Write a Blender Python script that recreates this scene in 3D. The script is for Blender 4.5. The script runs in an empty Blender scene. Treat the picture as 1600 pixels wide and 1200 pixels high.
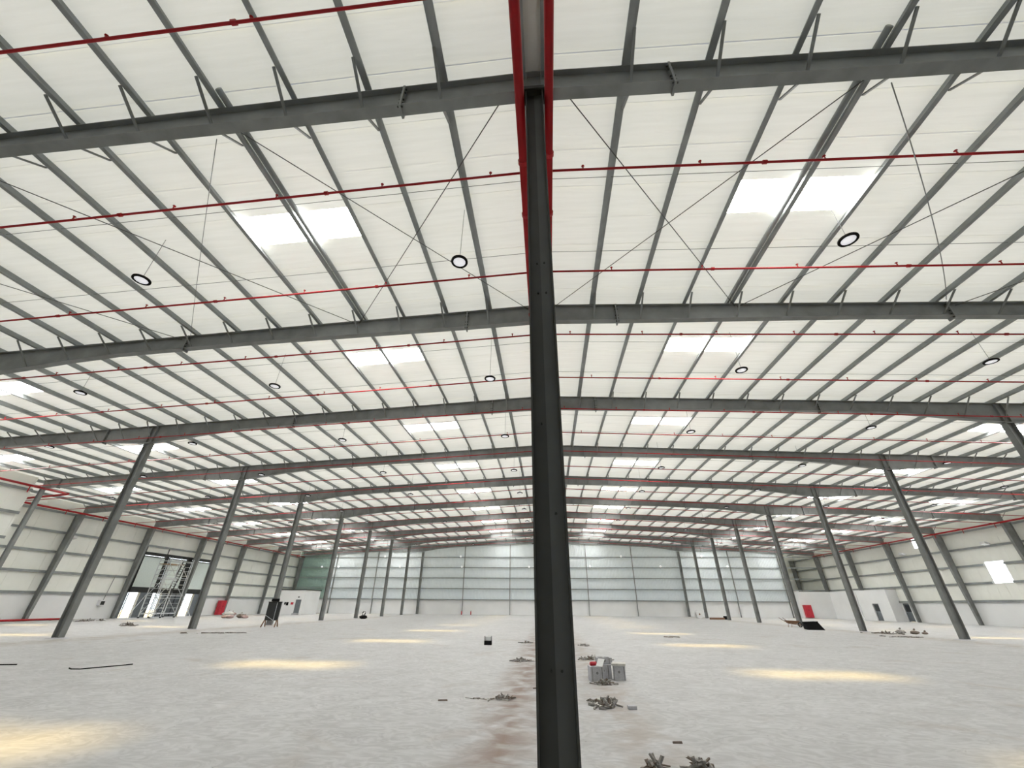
import bpy, math, random
from mathutils import Vector, Matrix

random.seed(7)
scene = bpy.context.scene
COL = scene.collection

# ------------------------------------------------------------------ camera
CAM = Vector((-0.041, 0.0, 1.6))
FW = Vector((-0.07450067, 0.87180369, 0.48415698))
RT = Vector((0.9966747, 0.08116307, 0.00721805))
UP = Vector((0.03300295, -0.48308476, 0.87495138))
FPX = 622.53
cd = bpy.data.cameras.new("camera")
cam = bpy.data.objects.new("camera", cd)
COL.objects.link(cam)
cd.sensor_width = 36.0
cd.lens = FPX / 1600.0 * 36.0
cd.clip_start = 0.05
cd.clip_end = 500
M = Matrix((RT, UP, -FW)).transposed().to_4x4()
M.translation = CAM
cam.matrix_world = M
scene.camera = cam

# ------------------------------------------------------------------ light
scene.view_settings.view_transform = "Standard"
scene.view_settings.look = "None"
scene.view_settings.exposure = 0.12
scene.view_settings.gamma = 1.0
scene.view_settings.use_curve_mapping = False

SKY_STRENGTH = 2.5
SKYLIGHT_STRENGTH = 25.0
SUN_STRENGTH = 26.0

world = bpy.data.worlds.new("world")
scene.world = world
world.use_nodes = True
bg = world.node_tree.nodes["Background"]
bg.inputs[0].default_value = (0.86, 0.93, 1.0, 1)
bg.inputs[1].default_value = SKY_STRENGTH

sd = bpy.data.lights.new("sun", "SUN")
sun = bpy.data.objects.new("sun", sd)
COL.objects.link(sun)
sd.energy = SUN_STRENGTH
sd.color = (1.0, 0.70, 0.20)
sd.angle = math.radians(8.0)
sun.rotation_euler = Vector((-0.33, -2.08, -12.05)).to_track_quat("-Z", "Y").to_euler()
sun.location = (0, 30, 40)

# ------------------------------------------------------------------ materials
def new_mat(name):
    m = bpy.data.materials.new(name)
    m.use_nodes = True
    nt = m.node_tree
    b = nt.nodes["Principled BSDF"]
    return m, nt, b

def mat(name, col, rough=0.6, metal=0.0, var=0.12, scale=6.0, bump=0.0, bscale=40.0, spec=0.4):
    m, nt, b = new_mat(name)
    b.inputs["Roughness"].default_value = rough
    b.inputs["Metallic"].default_value = metal
    b.inputs["Specular IOR Level"].default_value = spec
    tc = nt.nodes.new("ShaderNodeTexCoord")
    n = nt.nodes.new("ShaderNodeTexNoise")
    n.inputs["Scale"].default_value = scale
    n.inputs["Detail"].default_value = 4
    nt.links.new(tc.outputs["Object"], n.inputs["Vector"])
    r = nt.nodes.new("ShaderNodeValToRGB")
    r.color_ramp.elements[0].position = 0.3
    r.color_ramp.elements[1].position = 0.7
    r.color_ramp.elements[0].color = tuple(c * (1 - var) for c in col) + (1,)
    r.color_ramp.elements[1].color = tuple(min(1, c * (1 + var)) for c in col) + (1,)
    nt.links.new(n.outputs["Fac"], r.inputs["Fac"])
    nt.links.new(r.outputs["Color"], b.inputs["Base Color"])
    if bump:
        n2 = nt.nodes.new("ShaderNodeTexNoise")
        n2.inputs["Scale"].default_value = bscale
        n2.inputs["Detail"].default_value = 5
        nt.links.new(tc.outputs["Object"], n2.inputs["Vector"])
        bp = nt.nodes.new("ShaderNodeBump")
        bp.inputs["Strength"].default_value = bump
        bp.inputs["Distance"].default_value = 0.02
        nt.links.new(n2.outputs["Fac"], bp.inputs["Height"])
        nt.links.new(bp.outputs["Normal"], b.inputs["Normal"])
    return m

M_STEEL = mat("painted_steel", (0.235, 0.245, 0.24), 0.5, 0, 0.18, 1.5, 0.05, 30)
M_STEEL_L = mat("painted_steel_light", (0.19, 0.20, 0.196), 0.5, 0, 0.15, 2.0)
M_STEEL_C = mat("ridge_column_shade", (0.055, 0.057, 0.054), 0.5, 0, 0.18, 1.5, 0.05, 30)  # same steel as the other columns, with shade darkened into its colour
M_STEEL_P = mat("cover_plate_paint", (0.10, 0.105, 0.103), 0.5, 0, 0.12, 1.5)
M_STEEL_D = mat("dark_steel", (0.028, 0.03, 0.03), 0.5, 0, 0.2, 3.0)
M_PURLIN = mat("purlin_steel", (0.30, 0.32, 0.32), 0.36, 0.2, 0.15, 2.0)
M_RED = mat("red_pipe_paint", (0.40, 0.006, 0.012), 0.3, 0, 0.12, 3.0)
M_REDCAB = mat("red_cabinet_paint", (0.55, 0.03, 0.05), 0.4)
M_ROD = mat("rod_steel", (0.10, 0.10, 0.10), 0.5)
M_CABLE = mat("grey_cable", (0.25, 0.25, 0.25), 0.6)
M_BLOCKW = mat("painted_blockwork", (0.87, 0.88, 0.88), 0.8, 0, 0.03, 0.6, 0.05, 8)
M_WHITE = mat("white_paint", (0.82, 0.83, 0.83), 0.6, 0, 0.03)
M_GREYDOOR = mat("grey_door", (0.16, 0.18, 0.20), 0.5)
M_CREAMP = mat("insulation_white", (0.91, 0.92, 0.86), 0.75, 0, 0.03, 0.8, 0.25, 9)
M_DOORP = mat("sectional_door_panel", (0.72, 0.80, 0.77), 0.5, 0, 0.03)
M_BLACK = mat("black_plastic", (0.010, 0.010, 0.011), 0.85, 0, 0.1, 6, 0, 40, 0.12)
M_ALU = mat("scaffold_alloy", (0.62, 0.65, 0.68), 0.35, 0.6, 0.1)
M_CONC = mat("grey_concrete_block", (0.50, 0.50, 0.53), 0.9, 0, 0.12, 10, 0.3, 50)
M_CONCD = mat("dark_concrete", (0.22, 0.22, 0.215), 0.9, 0, 0.2, 10)
M_RUBBLE = mat("rubble_grey", (0.34, 0.325, 0.31), 0.95, 0, 0.45, 14)
M_RUBBLE2 = mat("rubble_brown", (0.20, 0.16, 0.135), 0.95, 0, 0.35, 14)
M_RUBBLE3 = mat("rubble_white", (0.62, 0.61, 0.58), 0.9, 0, 0.15, 14)
M_RUST = mat("rusty_metal", (0.22, 0.12, 0.07), 0.8, 0.1, 0.3, 12)
M_PINK = mat("dusty_pink_sack", (0.45, 0.33, 0.31), 0.9, 0, 0.3, 5)
M_CLAD = mat("grey_cladding", (0.62, 0.665, 0.69), 0.55, 0.0, 0.03)
M_CLADG = mat("green_cladding", (0.25, 0.33, 0.31), 0.55, 0, 0.05)
M_TIMBER = mat("timber", (0.36, 0.26, 0.17), 0.8, 0, 0.2, 8)
M_LENS = mat("lamp_lens", (0.86, 0.86, 0.86), 0.3, 0, 0.01)
M_LENS.node_tree.nodes["Principled BSDF"].inputs["Emission Color"].default_value = (0.95, 0.95, 1, 1)
M_LENS.node_tree.nodes["Principled BSDF"].inputs["Emission Strength"].default_value = 0.5
M_GLASSD = mat("dark_glass", (0.03, 0.035, 0.04), 0.1)

# corrugation relief on the end wall cladding
def add_wave_bump(m, axis, scale, strength):
    nt = m.node_tree
    b = nt.nodes["Principled BSDF"]
    tc = nt.nodes.new("ShaderNodeTexCoord")
    w = nt.nodes.new("ShaderNodeTexWave")
    w.bands_direction = axis
    w.inputs["Scale"].default_value = scale
    bp = nt.nodes.new("ShaderNodeBump")
    bp.inputs["Strength"].default_value = strength
    bp.inputs["Distance"].default_value = 0.04
    nt.links.new(tc.outputs["Object"], w.inputs["Vector"])
    nt.links.new(w.outputs["Fac"], bp.inputs["Height"])
    nt.links.new(bp.outputs["Normal"], b.inputs["Normal"])
add_wave_bump(M_CLAD, "X", 1.25, 0.8)
add_wave_bump(M_CLADG, "X", 1.25, 0.8)

def add_translucency(m, col):
    """adds a translucent share so sun and sky on the outer face glow through"""
    nt = m.node_tree
    out = [n for n in nt.nodes if n.type == "OUTPUT_MATERIAL"][0]
    b = nt.nodes["Principled BSDF"]
    t = nt.nodes.new("ShaderNodeBsdfTranslucent")
    t.inputs[0].default_value = col + (1,)
    ad = nt.nodes.new("ShaderNodeAddShader")
    nt.links.new(b.outputs[0], ad.inputs[0])
    nt.links.new(t.outputs[0], ad.inputs[1])
    nt.links.new(ad.outputs[0], out.inputs[0])
CEIL_GLOW = (0.035, 0.0455, 0.081)  # added glow to brighten the ceiling; the insulated roof itself is opaque
add_translucency(M_CLAD, (0.045, 0.055, 0.066))
add_translucency(M_CLADG, (0.012, 0.022, 0.02))

def ceiling_mat():
    m, nt, b = new_mat("insulation_facing_glow")
    tc = nt.nodes.new("ShaderNodeTexCoord")
    mp = nt.nodes.new("ShaderNodeMapping")
    mp.inputs["Scale"].default_value = (0.35, 5.0, 1)
    n = nt.nodes.new("ShaderNodeTexNoise")
    n.inputs["Scale"].default_value = 1.6
    n.inputs["Detail"].default_value = 5
    r = nt.nodes.new("ShaderNodeValToRGB")
    r.color_ramp.elements[0].position = 0.25
    r.color_ramp.elements[1].position = 0.75
    r.color_ramp.elements[0].color = (0.87, 0.855, 0.80, 1)
    r.color_ramp.elements[1].color = (0.945, 0.93, 0.88, 1)
    nt.links.new(tc.outputs["Object"], mp.inputs["Vector"])
    nt.links.new(mp.outputs["Vector"], n.inputs["Vector"])
    nt.links.new(n.outputs["Fac"], r.inputs["Fac"])
    nt.links.new(r.outputs["Color"], b.inputs["Base Color"])
    b.inputs["Roughness"].default_value = 0.7
    b.inputs["Specular IOR Level"].default_value = 0.25
    bp = nt.nodes.new("ShaderNodeBump")
    bp.inputs["Strength"].default_value = 0.35
    bp.inputs["Distance"].default_value = 0.03
    nt.links.new(n.outputs["Fac"], bp.inputs["Height"])
    nt.links.new(bp.outputs["Normal"], b.inputs["Normal"])
    add_translucency(m, CEIL_GLOW)
    return m
M_CEIL = ceiling_mat()

def skylight_mat(name, col, strength, clear):
    """translucent daylight sheet: diffuse glow of the sky plus a little straight-through sun"""
    m = bpy.data.materials.new(name)
    m.use_nodes = True
    nt = m.node_tree
    for n in list(nt.nodes):
        nt.nodes.remove(n)
    out = nt.nodes.new("ShaderNodeOutputMaterial")
    em = nt.nodes.new("ShaderNodeEmission")
    em.inputs[0].default_value = col
    em.inputs[1].default_value = strength
    tr = nt.nodes.new("ShaderNodeBsdfTransparent")
    tr.inputs[0].default_value = clear
    ad = nt.nodes.new("ShaderNodeAddShader")
    nt.links.new(em.outputs[0], ad.inputs[0])
    nt.links.new(tr.outputs[0], ad.inputs[1])
    nt.links.new(ad.outputs[0], out.inputs[0])
    return m
M_SKYL = skylight_mat("translucent_skylight", (1.0, 0.985, 0.95, 1), SKYLIGHT_STRENGTH, (0.20, 0.20, 0.20, 1))
M_WINDOW = skylight_mat("translucent_window", (0.95, 0.98, 1.0, 1), 6.0, (0.3, 0.3, 0.3, 1))

def floor_mat():
    m, nt, b = new_mat("dusty_concrete")
    N, L = nt.nodes.new, nt.links.new
    tc = N("ShaderNodeTexCoord")
    def noise(scale, detail=5, vec=None, dist=0.0):
        n = N("ShaderNodeTexNoise")
        n.inputs["Scale"].default_value = scale
        n.inputs["Detail"].default_value = detail
        n.inputs["Distortion"].default_value = dist
        L(vec or tc.outputs["Object"], n.inputs["Vector"])
        return n
    def ramp(src, p0, p1, c0, c1):
        r = N("ShaderNodeValToRGB")
        r.color_ramp.elements[0].position = p0
        r.color_ramp.elements[1].position = p1
        r.color_ramp.elements[0].color = c0
        r.color_ramp.elements[1].color = c1
        L(src, r.inputs["Fac"])
        return r
    def mix(fac, a, bb, mode="MIX"):
        x = N("ShaderNodeMix")
        x.data_type = "RGBA"
        x.blend_type = mode
        if isinstance(fac, float):
            x.inputs[0].default_value = fac
        else:
            L(fac, x.inputs[0])
        for sock, v in ((x.inputs[6], a), (x.inputs[7], bb)):
            if isinstance(v, tuple):
                sock.default_value = v
            else:
                L(v, sock)
        return x.outputs[2]
    big = noise(0.12, 4)
    base = ramp(big.outputs["Fac"], 0.35, 0.68, (0.465, 0.465, 0.47, 1), (0.56, 0.56, 0.565, 1))
    mid = noise(1.3, 6, None, 1.2)
    c = mix(0.55, base.outputs["Color"], ramp(mid.outputs["Fac"], 0.3, 0.75, (0.37, 0.37, 0.37, 1), (0.61, 0.61, 0.615, 1)).outputs["Color"])
    # brushed swirls and tyre marks
    mp = N("ShaderNodeMapping")
    mp.inputs["Scale"].default_value = (1.0, 1.5, 1)
    mp.inputs["Rotation"].default_value = (0, 0, 0.5)
    L(tc.outputs["Object"], mp.inputs["Vector"])
    sw = noise(2.1, 9, mp.outputs["Vector"], 3.5)
    c = mix(0.30, c, ramp(sw.outputs["Fac"], 0.40, 0.60, (0.36, 0.36, 0.365, 1), (0.66, 0.66, 0.665, 1)).outputs["Color"])
    # brown dirt drifts
    br = noise(0.55, 6, None, 0.8)
    bm = ramp(br.outputs["Fac"], 0.60, 0.74, (0, 0, 0, 1), (0.55, 0.55, 0.55, 1))
    c = mix(bm.outputs["Color"], c, (0.36, 0.31, 0.27, 1))
    # dirt along the ridge column line (x near -0.9)
    sp = N("ShaderNodeSeparateXYZ")
    L(tc.outputs["Object"], sp.inputs[0])
    def band(x0, half):
        a = N("ShaderNodeMath"); a.operation = "SUBTRACT"; a.inputs[1].default_value = x0
        L(sp.outputs["X"], a.inputs[0])
        ab = N("ShaderNodeMath"); ab.operation = "ABSOLUTE"; L(a.outputs[0], ab.inputs[0])
        mr = N("ShaderNodeMapRange")
        mr.inputs["From Min"].default_value = 0
        mr.inputs["From Max"].default_value = half
        mr.inputs["To Min"].default_value = 1
        mr.inputs["To Max"].default_value = 0
        L(ab.outputs[0], mr.inputs["Value"])
        return mr.outputs[0]
    n3 = noise(1.9, 6, None, 0.6)
    n3r = ramp(n3.outputs["Fac"], 0.36, 0.60, (0, 0, 0, 1), (1, 1, 1, 1))
    def dirt(c, x0, half, amt, col):
        mm = N("ShaderNodeMath"); mm.operation = "MULTIPLY"
        L(band(x0, half), mm.inputs[0]); L(n3r.outputs["Color"], mm.inputs[1])
        m2 = N("ShaderNodeMath"); m2.operation = "MULTIPLY"; m2.inputs[1].default_value = amt
        L(mm.outputs[0], m2.inputs[0])
        return mix(m2.outputs[0], c, col)
    c = dirt(c, -0.72, 0.75, 1.0, (0.27, 0.20, 0.165, 1))
    c = dirt(c, 1.1, 0.8, 0.75, (0.36, 0.31, 0.27, 1))
    c = dirt(c, -22.6, 1.6, 0.9, (0.36, 0.32, 0.28, 1))
    c = dirt(c, 22.6, 1.6, 0.9, (0.36, 0.32, 0.28, 1))
    # small specks
    v = N("ShaderNodeTexVoronoi")
    v.inputs["Scale"].default_value = 2.2
    L(tc.outputs["Object"], v.inputs["Vector"])
    vr = ramp(v.outputs["Distance"], 0.012, 0.03, (1, 1, 1, 1), (0, 0, 0, 1))
    c = mix(vr.outputs["Color"], c, (0.16, 0.14, 0.13, 1))
    L(c, b.inputs["Base Color"])
    b.inputs["Roughness"].default_value = 0.62
    b.inputs["Specular IOR Level"].default_value = 0.35
    bp = N("ShaderNodeBump")
    bp.inputs["Strength"].default_value = 0.35
    bp.inputs["Distance"].default_value = 0.02
    L(sw.outputs["Fac"], bp.inputs["Height"])
    L(bp.outputs["Normal"], b.inputs["Normal"])
    return m
M_FLOOR = floor_mat()

# ------------------------------------------------------------------ mesh helpers
class MB:
    def __init__(self):
        self.v, self.f = [], []
    def add(self, vs, fs):
        o = len(self.v)
        self.v += [tuple(p) for p in vs]
        self.f += [tuple(i + o for i in f) for f in fs]
        return self
    def box(self, x0, x1, y0, y1, z0, z1):
        return self.hexa([(x0, y0, z0), (x1, y0, z0), (x1, y1, z0), (x0, y1, z0), (x0, y0, z1), (x1, y0, z1), (x1, y1, z1), (x0, y1, z1)])
    def hexa(self, p):
        return self.add(p, [(3, 2, 1, 0), (4, 5, 6, 7), (0, 1, 5, 4), (1, 2, 6, 5), (2, 3, 7, 6), (3, 0, 4, 7)])
    def bar(self, a, b, w, h=None, up=(0, 0, 1)):
        a, b = Vector(a), Vector(b)
        h = h or w
        d = (b - a).normalized()
        s = d.cross(Vector(up))
        if s.length < 1e-4:
            s = d.cross(Vector((1, 0, 0)))
        s.normalize()
        u = s.cross(d)
        s, u = s * w / 2, u * h / 2
        return self.hexa([a - s - u, a + s - u, b + s - u, b - s - u, a - s + u, a + s + u, b + s + u, b - s + u])
    def tube(self, pts, r, n=8, cap=True):
        pts = [Vector(p) for p in pts]
        base = len(self.v)
        rr = r if isinstance(r, (list, tuple)) else [r] * len(pts)
        for i, p in enumerate(pts):
            d = (pts[min(i + 1, len(pts) - 1)] - pts[max(i - 1, 0)]).normalized()
            s = d.cross(Vector((0, 0, 1)))
            if s.length < 1e-3:
                s = d.cross(Vector((0, 1, 0)))
            s.normalize()
            u = s.cross(d)
            for k in range(n):
                a = 2 * math.pi * k / n
                self.v.append(tuple(p + (s * math.cos(a) + u * math.sin(a)) * rr[i]))
        for i in range(len(pts) - 1):
            for k in range(n):
                k2 = (k + 1) % n
                self.f.append((base + i * n + k, base + i * n + k2, base + (i + 1) * n + k2, base + (i + 1) * n + k))
        if cap:
            self.f.append(tuple(base + k for k in range(n))[::-1])
            self.f.append(tuple(base + (len(pts) - 1) * n + k for k in range(n)))
        return self
    def lathe(self, prof, n=20, c=(0, 0, 0)):
        base = len(self.v)
        for (r, z) in prof:
            for k in range(n):
                a = 2 * math.pi * k / n
                self.v.append((c[0] + r * math.cos(a), c[1] + r * math.sin(a), c[2] + z))
        for i in range(len(prof) - 1):
            for k in range(n):
                k2 = (k + 1) % n
                self.f.append((base + i * n + k, base + i * n + k2, base + (i + 1) * n + k2, base + (i + 1) * n + k))
        return self
    def strip(self, prof, y0, y1):
        """extrude a closed xz profile along y"""
        n = len(prof)
        b = len(self.v)
        self.v += [(x, y0, z) for x, z in prof] + [(x, y1, z) for x, z in prof]
        for k in range(n):
            k2 = (k + 1) % n
            self.f.append((b + k, b + n + k, b + n + k2, b + k2))
        self.f.append(tuple(b + k for k in range(n)))
        self.f.append(tuple(b + n + k for k in range(n))[::-1])
        return self
    def mesh(self, name, m, smooth=False):
        me = bpy.data.meshes.new(name)
        me.from_pydata(self.v, [], self.f)
        me.update()
        if m:
            me.materials.append(m)
        if smooth:
            for p in me.polygons:
                p.use_smooth = True
        return me
    def build(self, name, m, parent=None, smooth=False, loc=None):
        return link(name, self.mesh(name, m, smooth), parent, loc)

def link(name, me, parent=None, loc=None):
    o = bpy.data.objects.new(name, me)
    COL.objects.link(o)
    if parent is not None:
        o.parent = parent
    if loc is not None:
        o.location = loc
    return o

def tag(o, label, cat, group=None, kind=None):
    o["label"] = label
    o["category"] = cat
    if group:
        o["group"] = group
    if kind:
        o["kind"] = kind
    return o

def empty(name, loc, label, cat, group=None, kind=None, rz=0.0):
    o = bpy.data.objects.new(name, None)
    COL.objects.link(o)
    o.location = loc
    o.rotation_euler = (0, 0, rz)
    return tag(o, label, cat, group, kind)

def copy_thing(root, loc, rz=None):
    r = root.copy()
    COL.objects.link(r)
    r.location = loc
    if rz is not None:
        r.rotation_euler = (0, 0, rz)
    for ch in list(root.children):
        c = ch.copy()
        COL.objects.link(c)
        c.parent = r
        for g in list(ch.children):
            d = g.copy()
            COL.objects.link(d)
            d.parent = c
    return r

ORD = ["first", "second", "third", "fourth", "fifth", "sixth", "seventh", "eighth", "ninth", "tenth", "eleventh", "twelfth",
       "thirteenth", "fourteenth", "fifteenth", "sixteenth", "seventeenth", "eighteenth", "nineteenth", "twentieth",
       "twenty-first", "twenty-second", "twenty-third", "twenty-fourth", "twenty-fifth"]

def in_view(p, margin=40):
    d = Vector(p) - CAM
    z = d.dot(FW)
    if z < 0.1:
        return False
    x = 800 + FPX * d.dot(RT) / z
    y = 600 - FPX * d.dot(UP) / z
    return -margin < x < 1600 + margin and -margin < y < 1200 + margin

# ------------------------------------------------------------------ building grid
HR = 12.32            # top of rafter at the ridge
SL = 0.0518           # roof slope
Y0, S = 4.55, 8.164   # first frame, bay length
XL, XR = -46.8, 46.4  # side walls
YB, YE = -14.0, 78.55 # wall behind the camera, end wall
def yk(k): return Y0 + (k - 1) * S
def zr(x): return HR - SL * abs(x)       # rafter top / purlin bottom
WT = [(1, 24.0), (3, 23.85), (4, 23.72), (6, 23.3), (8, 23.1), (10, 22.95)]
def lerp(tab, x):
    if x <= tab[0][0]: return tab[0][1]
    for (a, va), (b, vb) in zip(tab, tab[1:]):
        if x <= b: return va + (vb - va) * (x - a) / (b - a)
    return tab[-1][1]
def W(k): return lerp(WT, k)
NF = 10
PURX = [0.3] + [2.1 + 1.805 * i for i in range(25)]
PUR_H = 0.24
SKY_Y = [8.2, 15.9, 24.7, 33.4, 42.2, 51.1, 60.0, 68.4, 75.6]
SKY_X = [(5.78, 9.32), (26.1, 29.5), (36.9, 40.3)]

# ------------------------------------------------------------------ floor
mb = MB()
nx, ny = 24, 24
mb.box(-60, 60, YB - 4, 100, -0.3, 0.0)
fl = mb.build("floor", M_FLOOR)
tag(fl, "wide dusty pale grey concrete floor with scuffs and brown dirt", "floor", kind="structure")

# ------------------------------------------------------------------ ceiling: panels, skylights, purlins
ceil = empty("ceiling", (0, 30, 12), "white insulated low pitched roof lined between dark purlins", "ceiling", kind="structure")
ceil.location = (0, 0, 0)
TH = 0.05
def roof_piece(name, x0, x1, y0, y1, m, dz=0.0, th=TH):
    s = 1 if (x0 + x1) > 0 else -1
    za = zr(x0) + PUR_H + dz
    zb = zr(x1) + PUR_H + dz
    mb = MB()
    # a single skin pan with upturned edges, open above for the ceiling's added glow
    mb.add([(x0, y0, za), (x1, y0, zb), (x1, y1, zb), (x0, y1, za), (x0, y0, za + th), (x1, y0, zb + th), (x1, y1, zb + th), (x0, y1, za + th)],
           [(3, 2, 1, 0), (0, 1, 5, 4), (1, 2, 6, 5), (2, 3, 7, 6), (3, 0, 4, 7)])
    return mb.build(name, m, ceil)
PW = 1.1
ystart = 7.65 - PW * 20
rows = []
y = ystart
while y < 86.4:
    rows.append((y, min(y + PW, 86.4)))
    y += PW
sky_rows = {}
for j, sy in enumerate(SKY_Y):
    i = min(range(len(rows)), key=lambda q: abs((rows[q][0] + rows[q][1]) / 2 - sy))
    sky_rows[i] = j
rng = random.Random(3)
def skylights_for(j, side):
    out = []
    for a, (x0, x1) in enumerate(SKY_X):
        if a == 0 or SKY_Y[j] > 10 or SKY_Y[j] < -5:
            out.append((x0, x1))
    return out
for i, (ya, yb) in enumerate(rows):
    for side in (-1, 1):
        xe = 46.9
        cuts = [(0.0, xe, False)]
        if i in sky_rows:
            cuts = []
            p = 0.0
            for (x0, x1) in skylights_for(sky_rows[i], side):
                cuts.append((p, x0, False)); cuts.append((x0, x1, True)); p = x1
            cuts.append((p, xe, False))
        for (x0, x1, sky) in cuts:
            a, b = (x0, x1) if side > 0 else (-x1, -x0)
            if sky:
                roof_piece("skylight_panel", a, b, ya + 0.01, yb - 0.01, M_SKYL, 0.02, 0.01)
            else:
                roof_piece("roof_panel", a, b, ya - 0.004, yb + 0.004, M_CEIL, 0.014 * (i % 2) + rng.uniform(0, 0.004))
# purlins: Z sections along the whole building
def purlin_profile(x, s):
    z = zr(x) + 0.004
    h = PUR_H - 0.008
    t, fl, lip = 0.016, 0.12, 0.035
    o = s
    return [(x - o * fl, z), (x + o * t / 2, z), (x + o * t / 2, z + h - t), (x + o * fl, z + h - t), (x + o * fl, z + h), (x - o * t / 2, z + h), (x - o * t / 2, z + t), (x - o * (fl - t * 0.6), z + t), (x - o * (fl - t * 0.6), z + lip), (x - o * fl, z + lip)]
for s in (-1, 1):
    for px in PURX:
        MB().strip(purlin_profile(s * px, s), -13.8, 86.2 if s > 0 and px > 39 else 78.3).build("purlin", M_PURLIN, ceil)
# cold formed strut beside the purlin in the braced first bay
for s in (-1, 1):
    x = s * 7.3
    MB().tube([(x, 4.2, zr(x) + 0.08), (x, yk(2) + 0.3, zr(x) + 0.08)], 0.075, 12).build("roof_strut", M_PURLIN, ceil, True)
# ridge flashing between the two ridge purlins
MB().box(-0.27, 0.27, -13.8, 78.3, HR + 0.165, HR + 0.18).build("ridge_panel", M_CREAMP, ceil)
# sag rods between the purlins
sag_y = []
for k in range(1, 6):
    sag_y += [yk(k) + 2.72, yk(k) + 5.45]
for yy in sag_y:
    for s in (-1, 1):
        MB().tube([(s * 0.3, yy, zr(0.3) + 0.07), (s * 45.4, yy, zr(45.4) + 0.07)], 0.008, 5).build("sag_rod", M_ROD, ceil)
tag(ceil, "white insulated low pitched roof lined between dark purlins with bright skylights", "ceiling", kind="structure")

# ------------------------------------------------------------------ rafters
DEP = [(0, .80), (3, .78), (12, .62), (18, .64), (20.3, .78), (23.7, 1.12), (26.9, .82), (31, .62), (40, .64), (43, .68), (46.0, .75)]
FLW, FT = 0.25, 0.022
RXL, RXR = -46.0, 45.7
BOLT = MB().tube([(-.06, 0, 0), (.06, 0, 0)], .022, 6).mesh("bolt", M_STEEL_D)
def fly_brace_mesh(x, y0, sgn):
    d = lerp(DEP, abs(x))
    a = Vector((x + (0.05 if x > 0 else -0.05), y0 + sgn * 0.78, zr(x) + 0.015))
    b = Vector((x, y0 + sgn * 0.05, zr(x) - d + 0.10))
    return a, b
for k in range(1, NF + 1):
    yc = yk(k) + 0.12
    lab = "dark grey tapered steel roof rafter spanning the hall, %s counted from the near end" % ORD[k - 1]
    rf = empty("steel_rafter", (0, yc, 0), lab, "rafter", "steel rafters across the hall", "thing")
    xl, xr_ = (RXL if k > 4 else -40.8), RXR
    xs = sorted(set([xl, xr_, 0.0] + [s * q for q in (3, 7.5, 12, 18, 20.3, 22, W(k), 25.3, 26.9, 31, 36, 40, 43) for s in (-1, 1) if xl < s * q < xr_]))
    web, tf, bf = MB(), MB(), MB()
    for a, b in zip(xs, xs[1:]):
        za, zb = zr(a), zr(b)
        da, db = lerp(DEP, abs(a)), lerp(DEP, abs(b))
        if k <= 4 and a < -36: da = min(da, 0.64)
        if k <= 4 and b < -36: db = min(db, 0.64)
        web.hexa([(a, -.006, za - da + FT), (b, -.006, zb - db + FT), (b, .006, zb - db + FT), (a, .006, za - da + FT), (a, -.006, za - FT), (b, -.006, zb - FT), (b, .006, zb - FT), (a, .006, za - FT)])
        w = FLW / 2
        tf.hexa([(a, -w, za - FT), (b, -w, zb - FT), (b, w, zb - FT), (a, w, za - FT), (a, -w, za), (b, -w, zb), (b, w, zb), (a, w, za)])
        bf.hexa([(a, -w, za - da), (b, -w, zb - db), (b, w, zb - db), (a, w, za - da), (a, -w, za - da + FT), (b, -w, zb - db + FT), (b, w, zb - db + FT), (a, w, za - da + FT)])
    web.build("web", M_STEEL, rf)
    tf.build("top_flange", M_STEEL, rf)
    bf.build("bottom_flange", M_STEEL, rf)
    for sx in (-39.3, -26.9, -15, -3, 3, 15, 26.9, 39.3):
        if not in_view((sx, yc, zr(sx) - .4), 30):
            continue
        d = lerp(DEP, abs(sx))
        sp_ = MB().box(sx - .025, sx + .025, -.14, .14, zr(sx) - d - .09, zr(sx) + .0).build("splice_plate", M_STEEL, rf)
        if k <= 3:
            for bz in (-d - .05, -d + .1, -d + .24, -.24, -.1):
                link("bolt", BOLT, sp_, (sx, -.095, zr(sx) + bz))
    # knee braces from purlin to bottom flange, both faces of the rafter
    joined = MB()
    for s in (-1, 1):
        for px in PURX[1:]:
            x = s * px
            if x < xl or x > xr_:
                continue
            for sgn in (-1, 1):
                a, b = fly_brace_mesh(x, 0, sgn)
                if not in_view((x, yc, zr(x) - .3), 40):
                    continue
                if k <= 5:
                    MB().bar(a, b, 0.06, 0.035).build("fly_brace", M_STEEL, rf)
                else:
                    joined.bar(a, b, 0.045, 0.03)
    if joined.v:
        o = joined.build("fly_brace", M_STEEL, rf)
        o["kind"] = "stuff"
    # stiffeners over the columns
    for cx in (-W(k), 0, W(k)):
        d = lerp(DEP, abs(cx))
        for q in (-.17, .17):
            MB().box(cx + q - .008, cx + q + .008, -.115, .115, zr(cx) - d + FT, zr(cx) - FT).build("stiffener", M_STEEL, rf)

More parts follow.
